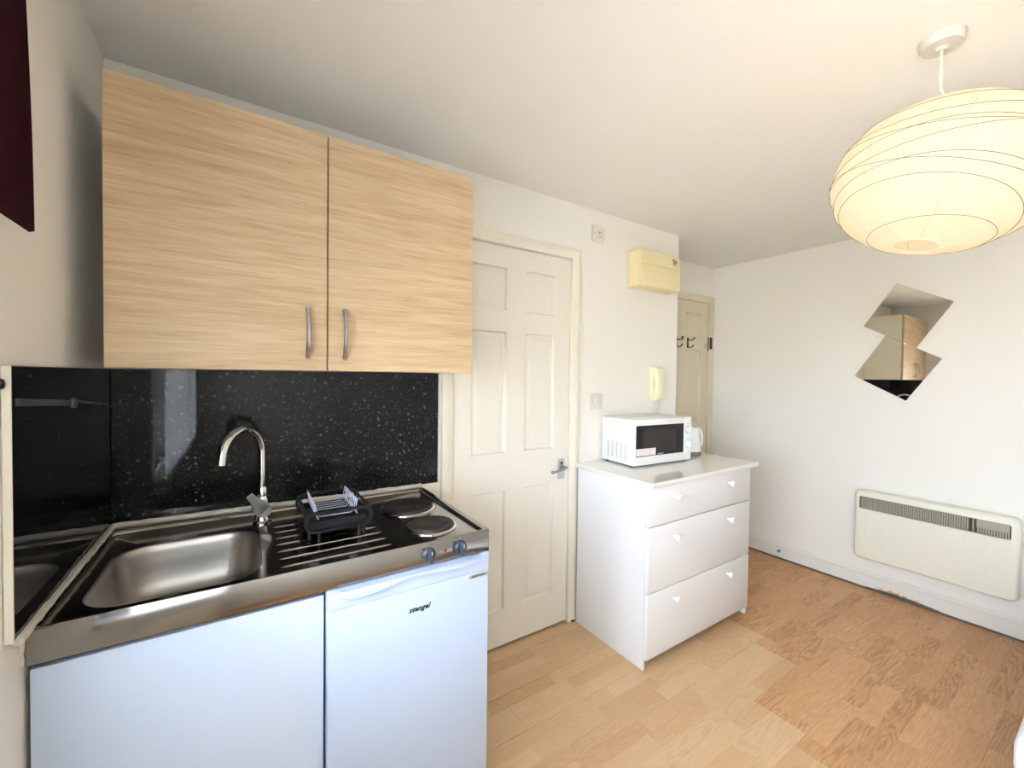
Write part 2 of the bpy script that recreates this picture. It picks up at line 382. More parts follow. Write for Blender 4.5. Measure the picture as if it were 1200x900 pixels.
# left wall with window opening
bm = NB(); y0, y1, z0, z1 = WIN
box(bm, (-0.1, y1, -0.1), (0, RECESS_Y+0.2, H)); box(bm, (-0.1, REAR_Y-0.2, -0.1), (0, y0, H))
box(bm, (-0.1, y0, -0.1), (0, y1, z0)); box(bm, (-0.1, y0, z1), (0, y1, H))
struct('wall_left', bm, M['wall'])
bm = NB(); D0, D1, DZ = 1.139, 1.858, 1.990
box(bm, (0, 0, -0.1), (D0, 0.35, H)); box(bm, (D0, 0, DZ), (D1, 0.35, H)); box(bm, (D1, 0, -0.1), (WEND, 0.5, H))
struct('wall_back', bm, M['wall'])
bm = NB(); E0, E1, EZ = 2.935, 3.712, 1.995
box(bm, (WEND, RECESS_Y, -0.1), (E0, 0.5, H)); box(bm, (E0-.1, 0.5, -0.1), (W, 0.6, H)); box(bm, (E0, RECESS_Y, EZ), (E1, 0.5, H)); box(bm, (E1, RECESS_Y, -0.1), (W, 0.5, H))  # second box: unseen backing added behind the far door to stop light leaks
box(bm, (D0-.1, 0.36, -0.1), (D1, 0.5, H))  # unseen block added behind the near door, keeps outside light from leaking under
struct('wall_recess_and_backing', bm, M['wall'])
bm = NB(); box(bm, (W, REAR_Y-0.2, -0.1), (W+0.2, 0.5, H)); struct('wall_right', bm, M['wall'])
bm = NB(); box(bm, (-0.3, REAR_Y-0.2, -0.1), (W, REAR_Y, H)); struct('wall_rear', bm, M['wall'])

# window
win = thing('window_1', None, None, (0, (y0+y1)/2, z0)); win['kind'] = 'structure'
def ring_frame(bm, x0, x1, ya, yb, za, zb, w, bev=0.004):
    box(bm, (x0, ya, za), (x1, ya+w, zb), bev); box(bm, (x0, yb-w, za), (x1, yb, zb), bev)
    box(bm, (x0, ya+w, za), (x1, yb-w, za+w), bev); box(bm, (x0, ya+w, zb-w), (x1, yb-w, zb), bev)
bm = NB(); ring_frame(bm, -0.050, -0.010, y0, y1, z0, z1, 0.045)
ym = -2.10; box(bm, (-0.050, ym-0.03, z0+0.045), (-0.010, ym+0.03, z1-0.045), 0.004); struct('window_frame', bm, M['pvc'], win)
bm = NB(); box(bm, (-0.030, y0+0.04, z0+0.04), (-0.026, ym-0.025, z1-0.04)); box(bm, (-0.030, ym+0.025, z0+0.04), (-0.026, y1-0.04, z1-0.04))
struct('window_pane', bm, M['glass'], win)
bm = NB(); box(bm, (-0.012, y0+0.002, z0-0.001), (0.022, y1-0.002, z0+0.022), 0.005); struct('window_sill', bm, M['gloss_cream'], win)

# baseboards
def skirting(bm, p0, p1, nrm, h=0.112, t=0.018, jag=0.0):
    p0 = Vector(p0); p1 = Vector(p1); n = Vector(nrm); L_ = (p1-p0).length; d = (p1-p0)/L_
    N_ = max(2, int(L_/0.012)) if jag else 2
    loops = []
    rnd = random.Random(3)
    for i in range(N_):
        p = p0+d*L_*i/(N_-1); b = 0.0
        if jag:
            yy = p.y; b = 0.003+0.003*rnd.random()
            if -1.13 < yy < -0.72: b = 0.006+0.017*math.sin(PI*(-0.72-yy)/0.41)**0.7+0.003*rnd.random()
            if -0.34 < yy < -0.2: b += 0.004*rnd.random()
        prof = [(0, b), (t, b), (t, h*0.70), (t-0.0035, h*0.72), (t-0.0035, h*0.75), (t-0.001, h*0.78), (t-0.001, h*0.87), (t-0.005, h*0.90), (t-0.005, h*0.93), (t-0.008, h*0.97), (t-0.013, h), (0, h)]
        loops.append([p+n*u+Vector((0, 0, v)) for u, v in prof])
    loft(bm, loops)
bm = NB(); skirting(bm, (W, RECESS_Y-0.02, 0), (W, REAR_Y, 0), (-1, 0, 0), jag=1)
def skirt_mat():
    m = M['skirt']; nt = m.node_tree; b = nt.nodes['Principled BSDF']; N = nt.nodes.new; L = nt.links.new
    src = b.inputs['Base Color'].links[0].from_socket
    tc = N('ShaderNodeTexCoord'); sp = N('ShaderNodeSeparateXYZ'); L(tc.outputs['Object'], sp.inputs[0])
    n = N('ShaderNodeTexNoise'); n.inputs['Scale'].default_value = 45; n.inputs['Detail'].default_value = 4; L(tc.outputs['Object'], n.inputs['Vector'])
    def mr(s, a, b_, c, d):
        r = N('ShaderNodeMapRange'); r.inputs[1].default_value = a; r.inputs[2].default_value = b_; r.inputs[3].default_value = c; r.inputs[4].default_value = d; L(s, r.inputs[0]); return r.outputs[0]
    def mm(op, a, c):
        q = N('ShaderNodeMath'); q.operation = op
        for i, v in enumerate((a, c)):
            if isinstance(v, float): q.inputs[i].default_value = v
            else: L(v, q.inputs[i])
        return q.outputs[0]
    zf = mr(sp.outputs[2], 0.024, 0.050, 0.25, -0.25); 
    ya = mm('MULTIPLY', mr(sp.outputs[1], -1.02, -0.97, 0.0, 1.0), mr(sp.outputs[1], -0.84, -0.80, 1.0, 0.0))
    v = mm('ADD', n.outputs[0], zf); g = mm('MULTIPLY', mr(v, 0.56, 0.60, 0.0, 1.0), ya)
    mx = N('ShaderNodeMixRGB'); mx.inputs[2].default_value = (*lin((206, 168, 116)), 1); L(g, mx.inputs[0]); L(src, mx.inputs[1]); L(mx.outputs[0], b.inputs['Base Color'])
skirt_mat()
struct('baseboard_right', bm, M['skirt'])
bm = NB(); skirting(bm, (W-0.018, REAR_Y, 0), (0, REAR_Y, 0), (0, 1, 0)); struct('baseboard_rear', bm, M['skirt'])
bm = NB(); box(bm, (W-0.020, -1.9, -0.002), (W-0.004, 0.2, 0.012)); box(bm, (W-0.012, -1.14, 0.012), (W-0.002, -0.71, 0.026)); struct('trim_2', bm, M['grey_gap'])

# doors -------------------------------------------------------------
def panel_leaf(x0, x1, zb, zt, yf, panels, th=0.038):
    """six-panel moulded leaf, face at y=yf looking -y"""
    bm = NB()
    outer = [bm.verts.new((x0, yf, zb)), bm.verts.new((x1, yf, zb)), bm.verts.new((x1, yf, zt)), bm.verts.new((x0, yf, zt))]
    es = [bm.edges.new((outer[i], outer[(i+1) % 4])) for i in range(4)]
    for (a, b, c, d) in panels:
        prev = None
        for k, (ins, dep) in enumerate(((0, 0), (0.002, 0.008), (0.006, 0.014), (0.011, 0.014), (0.034, 0.003), (0.037, 0.003))):
            l = [bm.verts.new((u, yf+dep, v)) for u, v in ((a+ins, c+ins), (b-ins, c+ins), (b-ins, d-ins), (a+ins, d-ins))]
            if k == 0: es += [bm.edges.new((l[i], l[(i+1) % 4])) for i in range(4)]
            else:
                for i in range(4): bm.faces.new((prev[i], prev[(i+1) % 4], l[(i+1) % 4], l[i]))
            prev = l
        bm.faces.new(prev)
    bmesh.ops.triangle_fill(bm, edges=es, use_beauty=True)
    bk = [bm.verts.new((v.co.x, yf+th, v.co.z)) for v in outer]
    for i in range(4): bm.faces.new((outer[i], bk[i], bk[(i+1) % 4], outer[(i+1) % 4]))
    bm.faces.new(bk)
    return bm
def architrave(bm, x0, x1, zt, yw, w=0.062, right=True, left=True, zb=0.0):
    """moulded frame around an opening x0..x1, top zt, on wall plane y=yw"""
    prof = [(0.0, 0.0), (0.0, 0.010), (0.005, 0.014), (0.020, 0.015), (0.024, 0.018), (w-0.012, 0.020), (w-0.004, 0.017), (w, 0.010), (w, 0.0)]
    path = []
    if left: path.append((x0, zb, -1, 0))
    path += [(x0, zt, -1, 1), (x1, zt, 1, 1)]
    if right: path.append((x1, zb, 1, 0))
    loops = []
    for px, pz, sx, sz in path:
        loops.append([Vector((px+sx*u, yw-d, pz+sz*u)) for u, d in prof])
    loft(bm, loops)
P6 = lambda a, b, c, d: [(a, b, .190, .786), (c, d, .190, .786), (a, b, .972, 1.568), (c, d, .972, 1.568), (a, b, 1.673, 1.882), (c, d, 1.673, 1.882)]
d1 = thing('door_1', None, None, (1.5, 0, 0)); d1['kind'] = 'structure'
struct('door_leaf', panel_leaf(1.1535, 1.8455, 0.012, 1.984, 0.002, P6(1.249, 1.441, 1.553, 1.743)), M['door_paint'], d1)
bm = NB(); architrave(bm, 1.149, 1.850, 1.989, 0.0, w=0.055); 
box(bm, (D0+0.0005, 0.0, 0.0), (1.1505, 0.10, 1.9885)); box(bm, (1.8485, 0.0, 0.0), (D1-0.0005, 0.10, 1.9885)); box(bm, (D0+0.0005, 0.0, 1.9865), (D1-0.0005, 0.10, 1.9895))
struct('door_frame', bm, M['gloss_cream'], d1)
h = thing('door_handle', None, None, (1.797, 0.0, 0.855)); h.parent = d1; h.location = Vector((1.797, 0, 0.855))-Vector((1.5, 0, 0)); OFF[h.name] = Vector((0.297, 0, 0.855)); h['kind'] = 'structure'
bm = NB(); prism(bm, [(1.775+u, 0.0015, 0.800+v) for u, v in rrect(0, 0.044, 0, 0.108, 0.003, 3)], (0, -0.004, 0), 0.001)
for sx in (0.010, 0.034):
    for sz in (0.008, 0.100): cyl(bm, (1.775+sx, -0.002, 0.8+sz), 0.003, 0.0015, (0, -1, 0), 10)
struct('handle_plate', bm, M['steel_dull'], h)
bm = NB(); cyl(bm, (1.797, -0.001, 0.860), 0.013, 0.022, (0, -1, 0), 16, 0.002)
tube(bm, [(1.815, -0.030, 0.868), (1.802, -0.034, 0.865), (1.797, -0.034, 0.863), (1.775, -0.036, 0.858), (1.745, -0.038, 0.853), (1.722, -0.036, 0.849), (1.710, -0.034, 0.850), (1.704, -0.034, 0.852)], [0.004, 0.007, 0.009, 0.0075, 0.006, 0.006, 0.0085, 0.004], 12)
tube(bm, [(1.797, -0.016, 0.866), (1.797, -0.030, 0.864)], 0.009, 12)
struct('handle_lever', bm, M['nickel'], h)
bm = NB(); box(bm, (1.793, -0.008, 0.876), (1.801, -0.002, 0.888), 0.002); cyl(bm, (1.797, -0.002, 0.889), 0.005, 0.006, (0, -1, 0), 12); struct('lock_turn', bm, M['black_metal'], h)
# small dark strip at the foot of the architrave
bm = NB(); box(bm, (1.870, -0.022, 0.0), (1.893, -0.004, 0.010), 0.003); struct('trim_3', bm, M['dark_gap'])

d2 = thing('door_2', None, None, (3.33, RECESS_Y, 0)); d2['kind'] = 'structure'
struct('door_leaf', panel_leaf(2.948, 3.7, 0.012, 1.988, RECESS_Y+0.004, [(3.055, 3.27, .190, .786), (3.39, 3.605, .190, .786), (3.055, 3.27, .99, 1.585), (3.39, 3.605, .99, 1.585), (3.055, 3.27, 1.685, 1.892), (3.39, 3.605, 1.685, 1.892)]), M['far_door'], d2)
bm = NB(); architrave(bm, 2.945, 3.703, 1.992, RECESS_Y, w=0.056)
box(bm, (E0+0.0005, RECESS_Y, 0.0), (2.9465, RECESS_Y+0.1, 1.9925)); box(bm, (3.7015, RECESS_Y, 0.0), (E1-0.0005, RECESS_Y+0.1, 1.9925)); box(bm, (E0+0.0005, RECESS_Y, 1.990), (E1-0.0005, RECESS_Y+0.10, 1.9945))
struct('door_frame', bm, M['far_door'], d2)
bm = NB(); box(bm, (3.700, RECESS_Y-0.006, 1.585), (3.708, RECESS_Y+0.003, 1.700), 0.002); box(bm, (3.703, RECESS_Y-0.026, 1.600), (3.722, RECESS_Y-0.012, 1.700), 0.002)
struct('hinge', bm, M['black_metal'], d2)
bm = NB(); lathe(bm, [(0.016, 0), (0.016, 0.003), (0.011, 0.005), (0.009, 0.003)], (3.664, RECESS_Y+0.004, 1.630), (0, -1, 0), 20); struct('lock_cap', bm, M['steel_dull'], d2)
bm = NB(); cyl(bm, (3.347, RECESS_Y+0.003, 1.675), 0.019, 0.004, (0, -1, 0), 24, 0.001); struct('pink_disc', bm, M['pink'], d2)
# coat hooks on the far door
def coat_hook(x, z, label):
    t = thing('coat_hook', label, 'hook', (x, RECESS_Y, z-0.042), group='black double coat hooks on the far door')
    bm = NB(); box(bm, (x-0.008, RECESS_Y-0.002, z-0.042), (x+0.008, RECESS_Y+0.004, z+0.044), 0.002); obj('back_plate', bm, M['black_metal'], t)
    for zz, l in ((z+0.028, 0.045), (z-0.032, 0.036)):
        bm = NB(); tube(bm, [(x, RECESS_Y, zz), (x+0.006, RECESS_Y-l*0.4, zz-0.008), (x+0.014, RECESS_Y-l*0.75, zz-0.004), (x+0.022, RECESS_Y-l, zz+0.016)], [0.004, 0.004, 0.004, 0.006], 8); obj('hook', bm, M['black_metal'], t)
coat_hook(3.418, 1.640, 'black double coat hook on the far panelled door, nearer its hinge')
coat_hook(3.270, 1.640, 'black double coat hook on the far door, half hidden behind the wall corner')

# door stop screw in skirting
bm = NB(); lathe(bm, [(0.003, 0), (0.003, 0.016), (0.009, 0.018), (0.011, 0.024), (0.009, 0.030), (0.004, 0.032)], (W-0.018, -0.236, 0.065), (-1, 0, 0), 14)
tag(obj('door_stop', bm, M['kettle_grey']), 'small grey door stop screwed into the white skirting board', 'door stop')

# ------------------------------------------------------------------ splashback
SZ0, SZ1 = 0.8762, 1.3600
t = thing('splashback_panel', 'glossy black speckled splashback panel along the back wall behind the tap', 'splashback', (0.545, 0, SZ0))
bm = NB(); box(bm, (0.0135, -0.0115, SZ0), (1.0775, -0.0008, SZ1), 0.0006, 1); obj('panel', bm, M['granite'], t)
t = thing('splashback_panel', 'dull black speckled splashback panel on the left wall beside the sink', 'splashback', (0.0, -0.33, SZ0))
bm = NB(); box(bm, (0.0006, -0.664, SZ0+0.004), (0.0125, -0.0012, SZ1), 0.0006, 1); obj('panel', bm, M['granite_soft'], t)
bm = NB(); box(bm, (0.001, -0.6675, SZ0+0.001), (0.0128, -0.6642, SZ1), 0.0006, 1); o = obj('edge_strip', bm, M['gloss_cream'], t); o['label'] = 'white front edge strip'
# slim raised grey stripe along the left panel, round end and thin tip
t = thing('splashback_stripe', 'slim dark grey stripe with round end on the left black splashback', 'stripe', (0.012, -0.4, 1.27))
bm = NB(); prism(bm, [(0.013, -0.655, 1.2895), (0.013, -0.385, 1.273), (0.013, -0.385, 1.2855), (0.013, -0.655, 1.303)], (0.005, 0, 0), 0.001); obj('bar', bm, M['stripe_grey'], t)
bm = NB(); cyl(bm, (0.0122, -0.367, 1.278), 0.0115, 0.010, (1, 0, 0), 20, 0.002); obj('round_end', bm, M['stripe_grey'], t)
bm = NB(); tube(bm, [(0.018, -0.36, 1.281), (0.017, -0.2, 1.268), (0.0165, -0.06, 1.254)], [0.004, 0.003, 0.0015], 8); obj('thin_tip', bm, M['stripe_grey'], t)
bm = NB(); cyl(bm, (0.0, -0.683, 1.329), 0.009, 0.010, (1, 0, 0), 16, 0.003); tag(obj('wall_button', bm, M['black_plastic']), 'small round black button on the wall left of the side splashback', 'button')

# sealant
bm = NB(); rnd = random.Random(5)
def bead(pts, r):
    P = []; Rr = []
    for i in range(len(pts)-1):
        a, b = Vector(pts[i]), Vector(pts[i+1]); n = max(2, int((b-a).length/0.02))
        for k in range(n):
            P.append(a.lerp(b, k/n)+Vector((rnd.uniform(-.001, .001), rnd.uniform(-.001, .001), rnd.uniform(-.0012, .0012)))); Rr.append(r*rnd.uniform(0.8, 1.15))
    P.append(Vector(pts[-1])); Rr.append(r); tube(bm, P, Rr, 8)
bead([(1.0, -0.012, 0.873), (0.6, -0.013, 0.875), (0.02, -0.015, 0.880), (0.013, -0.03, 0.880)], 0.0085)
bead([(0.017, -0.01, 0.880), (0.015, -0.3, 0.879), (0.013, -0.655, 0.874)], 0.0085)
bead([(0.0035, -0.600, 0.868), (0.002, -0.603, 0.84), (-0.0005, -0.6, 0.825), (0.0015, -0.603, 0.802)], 0.004)
struct('trim_4', bm, M['seal'])
bm = NB(); box(bm, (1.006, -0.006, 0.80), (1.078, 0.0, 0.8755), 0.001); struct('trim_5', bm, M['gloss_cream'])

# ------------------------------------------------------------------ sink and hob top
DK, TP = 0.862, 0.8685
X0, X1, Y0, Y1 = 0.0035, 1.004, -0.6009, -0.010
top = thing('kitchenette_top', 'stainless steel sink and hob worktop with ribbed drainer and two hotplates', 'worktop', (0.5, -0.3, 0.80))
bm = NB()
def rl(l, r, f, b, z, rr=0.004): return [Vector((u, v, z)) for u, v in rrect(X0+l, X1-r, Y0+f, Y1-b, rr, 3)]
loops = [rl(.015, .015, .015, .015, .7995), rl(0, 0, 0, 0, .7989), rl(0, 0, 0, 0, TP-.003), rl(.001, .001, .001, .001, TP-.0008), rl(.003, .003, .003, .003, TP), rl(.010, .018, .006, .026, TP), rl(.013, .021, .009, .032, TP-.002, .006), rl(.014, .023, .011, .036, DK-.0025, .010), rl(.016, .030, .013, .040, DK, .012)]
vs = loft(bm, loops, False, False)
bmesh.ops.remove_doubles(bm, verts=bm.verts, dist=1e-7)
bm.verts.ensure_lookup_table()
inner = [v for v in bm.verts if abs(v.co.z-DK) < 1e-6]
es = [e for e in bm.edges if all(abs(v.co.z-DK) < 1e-6 for v in e.verts)]
BX0, BX1, BY0, BY1 = 0.058, 0.391, -0.568, -0.195
def bl(ins, z, r, n=8): return [bm.verts.new((u, v, z)) for u, v in rrect(BX0+ins, BX1-ins, BY0+ins, BY1-ins, r, n)]
hole = bl(0, DK, .085); n = len(hole); es += [bm.edges.new((hole[i], hole[(i+1) % n])) for i in range(n)]
bmesh.ops.triangle_fill(bm, edges=es, use_beauty=True)
obj('steel_top', bm, M['steel'], top, ang=30)
bm = NB(); loops = []
for ins, z, r in ((0, DK, .085), (.002, DK-.001, .084), (.005, DK-.005, .083), (.008, .84, .08), (.013, .80, .078), (.020, .765, .076), (.028, .745, .072), (.040, .730, .065), (.058, .721, .055), (.08, .717, .05), (.12, .715, .03)):
    loops.append([Vector((u, v, z)) for u, v in rrect(BX0+ins, BX1-ins, BY0+ins, BY1-ins, r, 8)])
loft(bm, loops, False, True); bw = obj('sink_bowl', bm, M['steel_bowl'], top, ang=60)
bm = NB(); lathe(bm, [(0.038, 0), (0.038, 0.002), (0.032, 0.003), (0.028, 0.0015), (0.004, 0.0015)], (0.2245, -0.38, 0.7152), seg=28); obj('drain', bm, M['chrome'], bw)
bm = NB()
for y in (-.546, -.492, -.438, -.384, -.330, -.276, -.222):
    pts = [(0.425+(0.712-0.425)*k/20, y, DK-0.0012) for k in range(21)]
    tube(bm, pts, [0.001, 0.0035]+[0.0042]*17+[0.0035, 0.001], 10)
for y0_ in (-.560,): pass
obj('drainer_ribs', bm, M['steel'], top)
def hotplate(cx, cy, r, label):
    bm = NB(); lathe(bm, [(r+.010, DK), (r+.010, DK+.002), (r+.007, DK+.0045), (r+.002, DK+.005), (r+.001, DK+.001)], (cx, cy, 0), seg=48); rg = obj('trim_ring', bm, M['chrome'], top)
    bm = NB(); lathe(bm, [(r, DK), (r, DK+.010), (r-.003, DK+.0125), (r*.45, DK+.012), (r*.42, DK+.0105), (0.001, DK+.0105)], (cx, cy, 0), seg=48); h_ = obj('hotplate', bm, M['hob'], top); h_['label'] = label
hotplate(0.860, -0.250, 0.088, 'larger black cast iron hotplate at the back')
hotplate(0.862, -0.470, 0.072, 'smaller black cast iron hotplate at the front')
for kx, lab in ((0.800, 'grey control knob left of the red light'), (0.901, 'grey control knob at the right end of the fascia')):
    bm = NB(); lathe(bm, [(0.0205, 0), (0.0205, 0.004), (0.0185, 0.010), (0.016, 0.012), (0.001, 0.0125)], (kx, Y0, 0.833), (0, -1, 0), 28)
    box(bm, (kx-0.0055, Y0-0.028, 0.833-0.0185), (kx+0.0055, Y0-0.010, 0.833+0.0185), 0.002); k_ = obj('control_knob', bm, M['knob_grey'], top); k_['label'] = lab
    bm = NB(); box(bm, (kx-0.0008, Y0-0.0286, 0.833+0.006), (kx+0.0008, Y0-0.0279, 0.833+0.016)); obj('pointer_mark', bm, M['plastic_white'], k_)
    bm = NB(); ring = [(kx+0.003*math.cos(a*PI/6), Y0-0.0004, 0.860+0.0025*math.sin(a*PI/6)) for a in range(12)]; tube(bm, ring, 0.0005, 4, True); obj('zero_mark', bm, M['mark_grey'], top)
bm = NB(); lathe(bm, [(0.005, 0), (0.005, 0.001), (0.0035, 0.003), (0.001, 0.0035)], (0.853, Y0, 0.832), (0, -1, 0), 16); o = obj('indicator_light', bm, M['red'], top); o['label'] = 'small red indicator light'

# ------------------------------------------------------------------ tap
t = thing('kitchen_tap', 'chrome swan-neck mixer tap with side lever behind the sink bowl', 'tap', (0.402, -0.148, DK))
bm = NB(); lathe(bm, [(0.0275, 0), (0.0275, 0.004), (0.022, 0.007), (0.0205, 0.010), (0.020, 0.055), (0.0185, 0.075), (0.0155, 0.086), (0.014, 0.088)], (0.402, -0.148, DK), seg=28); obj('body', bm, M['chrome'], t)
bm = NB(); lathe(bm, [(0.0145, 0), (0.0145, 0.028), (0.0125, 0.032), (0.0105, 0.032)], (0.402, -0.148, DK+0.086), seg=24); obj('collar', bm, M['chrome'], t)
bm = NB(); pts = [(0.402, -0.148, DK+0.11+0.022*k) for k in range(6)]; d = Vector((-0.105, -0.148)); rs = [0.0092]*6
zb = DK+0.11+0.11+0.01; R_ = 0.5
for k in range(0, 17):
    a = PI*k/16*0.97; u = (1-math.cos(a))/2; pts.append((0.402+d.x*u, -0.148+d.y*u, zb+0.086*math.sin(a)+0.004*k/16)); rs.append(0.0092+0.0028*k/16)
e_ = Vector(pts[-1]); pts.append((e_.x-0.0015, e_.y-0.002, e_.z-0.016)); rs.append(0.0122)
tube(bm, pts, rs, 18); obj('spout', bm, M['chrome'], t, ang=50)
bm = NB(); lathe(bm, [(0.019, 0), (0.022, 0.003), (0.0235, 0.010), (0.0235, 0.016), (0.020, 0.020), (0.001, 0.021)], (0.404, -0.166, DK+0.047), (0.12, -1, 0.05), 28)
A = Vector((0.404, -0.184, DK+0.050)); B = Vector((0.366, -0.206, DK+0.108)); S_ = (B-A).normalized(); F_ = Vector((0.1, -1, 0.15)).normalized(); W_ = S_.cross(F_).normalized(); F_ = W_.cross(S_)
loops = []
for k, (wd, th) in enumerate(((0.020, 0.004), (0.0245, 0.007), (0.0215, 0.007), (0.0155, 0.006), (0.012, 0.0055), (0.0115, 0.005), (0.010, 0.003))):
    c_ = A.lerp(B, k/6.0) - S_*0.008*(1 if k == 0 else 0)
    loops.append([c_+W_*u+F_*v for u, v in ((-wd, -th*.6), (-wd*.85, -th), (wd*.85, -th), (wd, -th*.6), (wd, th*.6), (wd*.85, th), (-wd*.85, th), (-wd, th*.6))])
loft(bm, loops); obj('lever', bm, M['steel_dull'], t, ang=40)

# ------------------------------------------------------------------ dish rack
t = thing('dish_rack', 'small black plastic dish rack with white wire dividers on the steel drainer', 'dish rack', (0.59, -0.32, DK))
RX0, RX1, RZ0, RZ1 = 0.494, 0.686, 0.893, 0.953
def stadium(y, grow=0.0, n=10):
    r = (RZ1-RZ0)/2+grow; zc = (RZ0+RZ1)/2; out = []
    for i in range(n+1): a = -PI/2+PI*i/n; out.append((RX1-(RZ1-RZ0)/2+r*math.cos(a), y, zc+r*math.sin(a)))
    for i in range(n+1): a = PI/2+PI*i/n; out.append((RX0+(RZ1-RZ0)/2+r*math.cos(a), y, zc+r*math.sin(a)))
    return out
for yc in (-0.43, -0.205):
    bm = NB(); a1, a2 = stadium(yc-0.007), stadium(yc+0.007); b1, b2 = stadium(yc-0.007, -0.007), stadium(yc+0.007, -0.007)
    loops = [[Vector(p) for p in q] for q in (a1, a2, b2, b1, a1)]; loft(bm, loops, False, False); bmesh.ops.remove_doubles(bm, verts=bm.verts, dist=1e-6)
    o = obj('end_hoop', bm, M['black_plastic'], t)
# basin
bm = NB()
sec = []
for y in (-0.425, -0.21):
    s_ = [p for p in stadium(y, -0.009) if p[2] < (RZ0+RZ1)/2+0.010]
    s_ = sorted([p for p in s_ if p[0] > 0.59], key=lambda p: -p[2])+sorted([p for p in s_ if p[0] <= 0.59], key=lambda p: p[2])
    sec.append(s_)
outer = [[Vector(p) for p in s_] for s_ in sec]; mid = lambda s_: [Vector((p.x+(0.0025 if p.x < .59 else -0.0025), p.y, p.z+0.0025)) for p in s_]
t2 = bmesh.new()
for a_ in (outer, [mid(s_) for s_ in outer]): loft(t2, a_, False, False, closed=False)
for s_, q_ in zip(outer, [mid(s_) for s_ in outer]): loft(t2, [s_, q_], False, False, closed=False)
merge(bm, t2); bmesh.ops.remove_doubles(bm, verts=bm.verts, dist=1e-6)
for y in (-0.422, -0.213): box(bm, (RX0+0.018, y-0.0015, RZ0+0.004), (RX1-0.018, y+0.0015, RZ0+0.030), 0.0005, 1)
obj('basin', bm, M['black_plastic'], t)
for lx, ly in ((0.533, -0.430), (0.645, -0.430), (0.512, -0.395), (0.668, -0.395), (0.533, -0.208), (0.645, -0.208)):
    bm = NB(); cyl(bm, (lx, ly, DK+0.0035), 0.0042, RZ0-DK+0.001, seg=12); cyl(bm, (lx, ly, DK+0.0030), 0.0055, 0.004, seg=12); obj('leg', bm, M['black_plastic'], t)
for px_ in (0.503, 0.677):
    bm = NB(); tube(bm, [(px_, -0.43, 0.945), (px_, -0.205, 0.945)], 0.004, 8); obj('side_rail', bm, M['black_plastic'], t)
for i in range(8):
    y = -0.245-0.0230*i; s = 0.0040; bm = NB()
    P_ = [(0.531, y-s, 0.930), (0.526, y-s*.6, 0.968), (0.525, y, 0.9715), (0.526, y+s*.6, 0.968), (0.533, y+s, 0.938), (0.540, y+s, 0.930), (0.628, y+s, 0.930), (0.635, y+s, 0.938), (0.641, y+s*.6, 0.968), (0.642, y, 0.9715), (0.643, y-s*.6, 0.968), (0.640, y-s, 0.930)]
    tube(bm, P_, 0.0014, 6); obj('divider_wire', bm, M['wire_white'], t)
for z_, x_ in ((0.931, 0.532), (0.931, 0.640)):
    bm = NB(); tube(bm, [(x_, -0.425, z_), (x_, -0.21, z_)], 0.0018, 6); obj('cross_wire', bm, M['wire_white'], t)

# ------------------------------------------------------------------ base unit and fridge
t = thing('base_cabinet', 'plain white base cabinet with one flat front panel under the sink', 'cabinet', (0.266, -0.3, 0))
bm = NB(); box(bm, (0.012, -0.571, 0.002), (0.028, -0.015, 0.782)); box(bm, (0.505, -0.571, 0.002), (0.521, -0.015, 0.782)); box(bm, (0.028, -0.571, 0.06), (0.505, -0.015, 0.076)); box(bm, (0.028, -0.03, 0.076), (0.505, -0.015, 0.782)); box(bm, (0.028, -0.54, 0.002), (0.505, -0.525, 0.06))
obj('carcass', bm, M['white'], t)
bm = NB(); box(bm, (0.0085, -0.590, 0.03), (0.5215, -0.572, 0.785), 0.0012); obj('front_panel', bm, M['white'], t)
t = thing('fridge', 'white under-counter fridge with wavy top grip below the hob', 'fridge', (0.7625, -0.3, 0))
bm = NB(); box(bm, (0.530, -0.566, 0.015), (0.996, -0.03, 0.792), 0.003); box(bm, (0.56, -0.54, 0.002), (0.60, -0.50, 0.016)); box(bm, (0.93, -0.54, 0.002), (0.97, -0.50, 0.016)); obj('cabinet_body', bm, M['fridge'], t)
bm = NB(); box(bm, (0.527, -0.608, 0.05), (0.9985, -0.568, 0.7435), 0.004, 3); dr = obj('door', bm, M['fridge'], t)
bm = NB(); box(bm, (0.527, -0.608, 0.7442), (0.9985, -0.568, 0.7965), 0.003, 3); tp = obj('door_top_band', bm, M['fridge'], t)
wave = [(0.556, 0.7965), (0.558, 0.784), (0.565, 0.775), (0.578, 0.769), (0.606, 0.7665), (0.643, 0.770), (0.681, 0.777), (0.716, 0.788), (0.757, 0.7905), (0.79, 0.788), (0.826, 0.784), (0.865, 0.7805), (0.90, 0.780), (0.943, 0.783), (0.962, 0.790), (0.968, 0.7965)]
def smooth(ps, n=4):
    out = []
    for i in range(len(ps)-1):
        p0 = ps[max(i-1, 0)]; p1 = ps[i]; p2 = ps[i+1]; p3 = ps[min(i+2, len(ps)-1)]
        for k in range(n):
            s = k/n; out.append(tuple(0.5*((2*p1[j])+(-p0[j]+p2[j])*s+(2*p0[j]-5*p1[j]+4*p2[j]-p3[j])*s*s+(-p0[j]+3*p1[j]-3*p2[j]+p3[j])*s**3) for j in range(2)))
    out.append(ps[-1]); return out
wv = smooth(wave, 3)
bm = NB()
def wl(ins, y): return [Vector((0.762+(u-0.762)*(1-ins/0.2), y, v+(0.7965-v)*ins/0.02*0.5 if v < 0.796 else v)) for u, v in wv]
loft(bm, [wl(0, -0.606), wl(0.0, -0.618), wl(0.002, -0.623), wl(0.006, -0.626)])
obj('grip', bm, M['fridge'], tp, ang=50)
for hx in (0.529, 0.973):
    bm = NB(); box(bm, (hx, -0.612, 0.7905), (hx+0.024, -0.57, 0.7982), 0.0025); obj('hinge_cap', bm, M['fridge'], t)
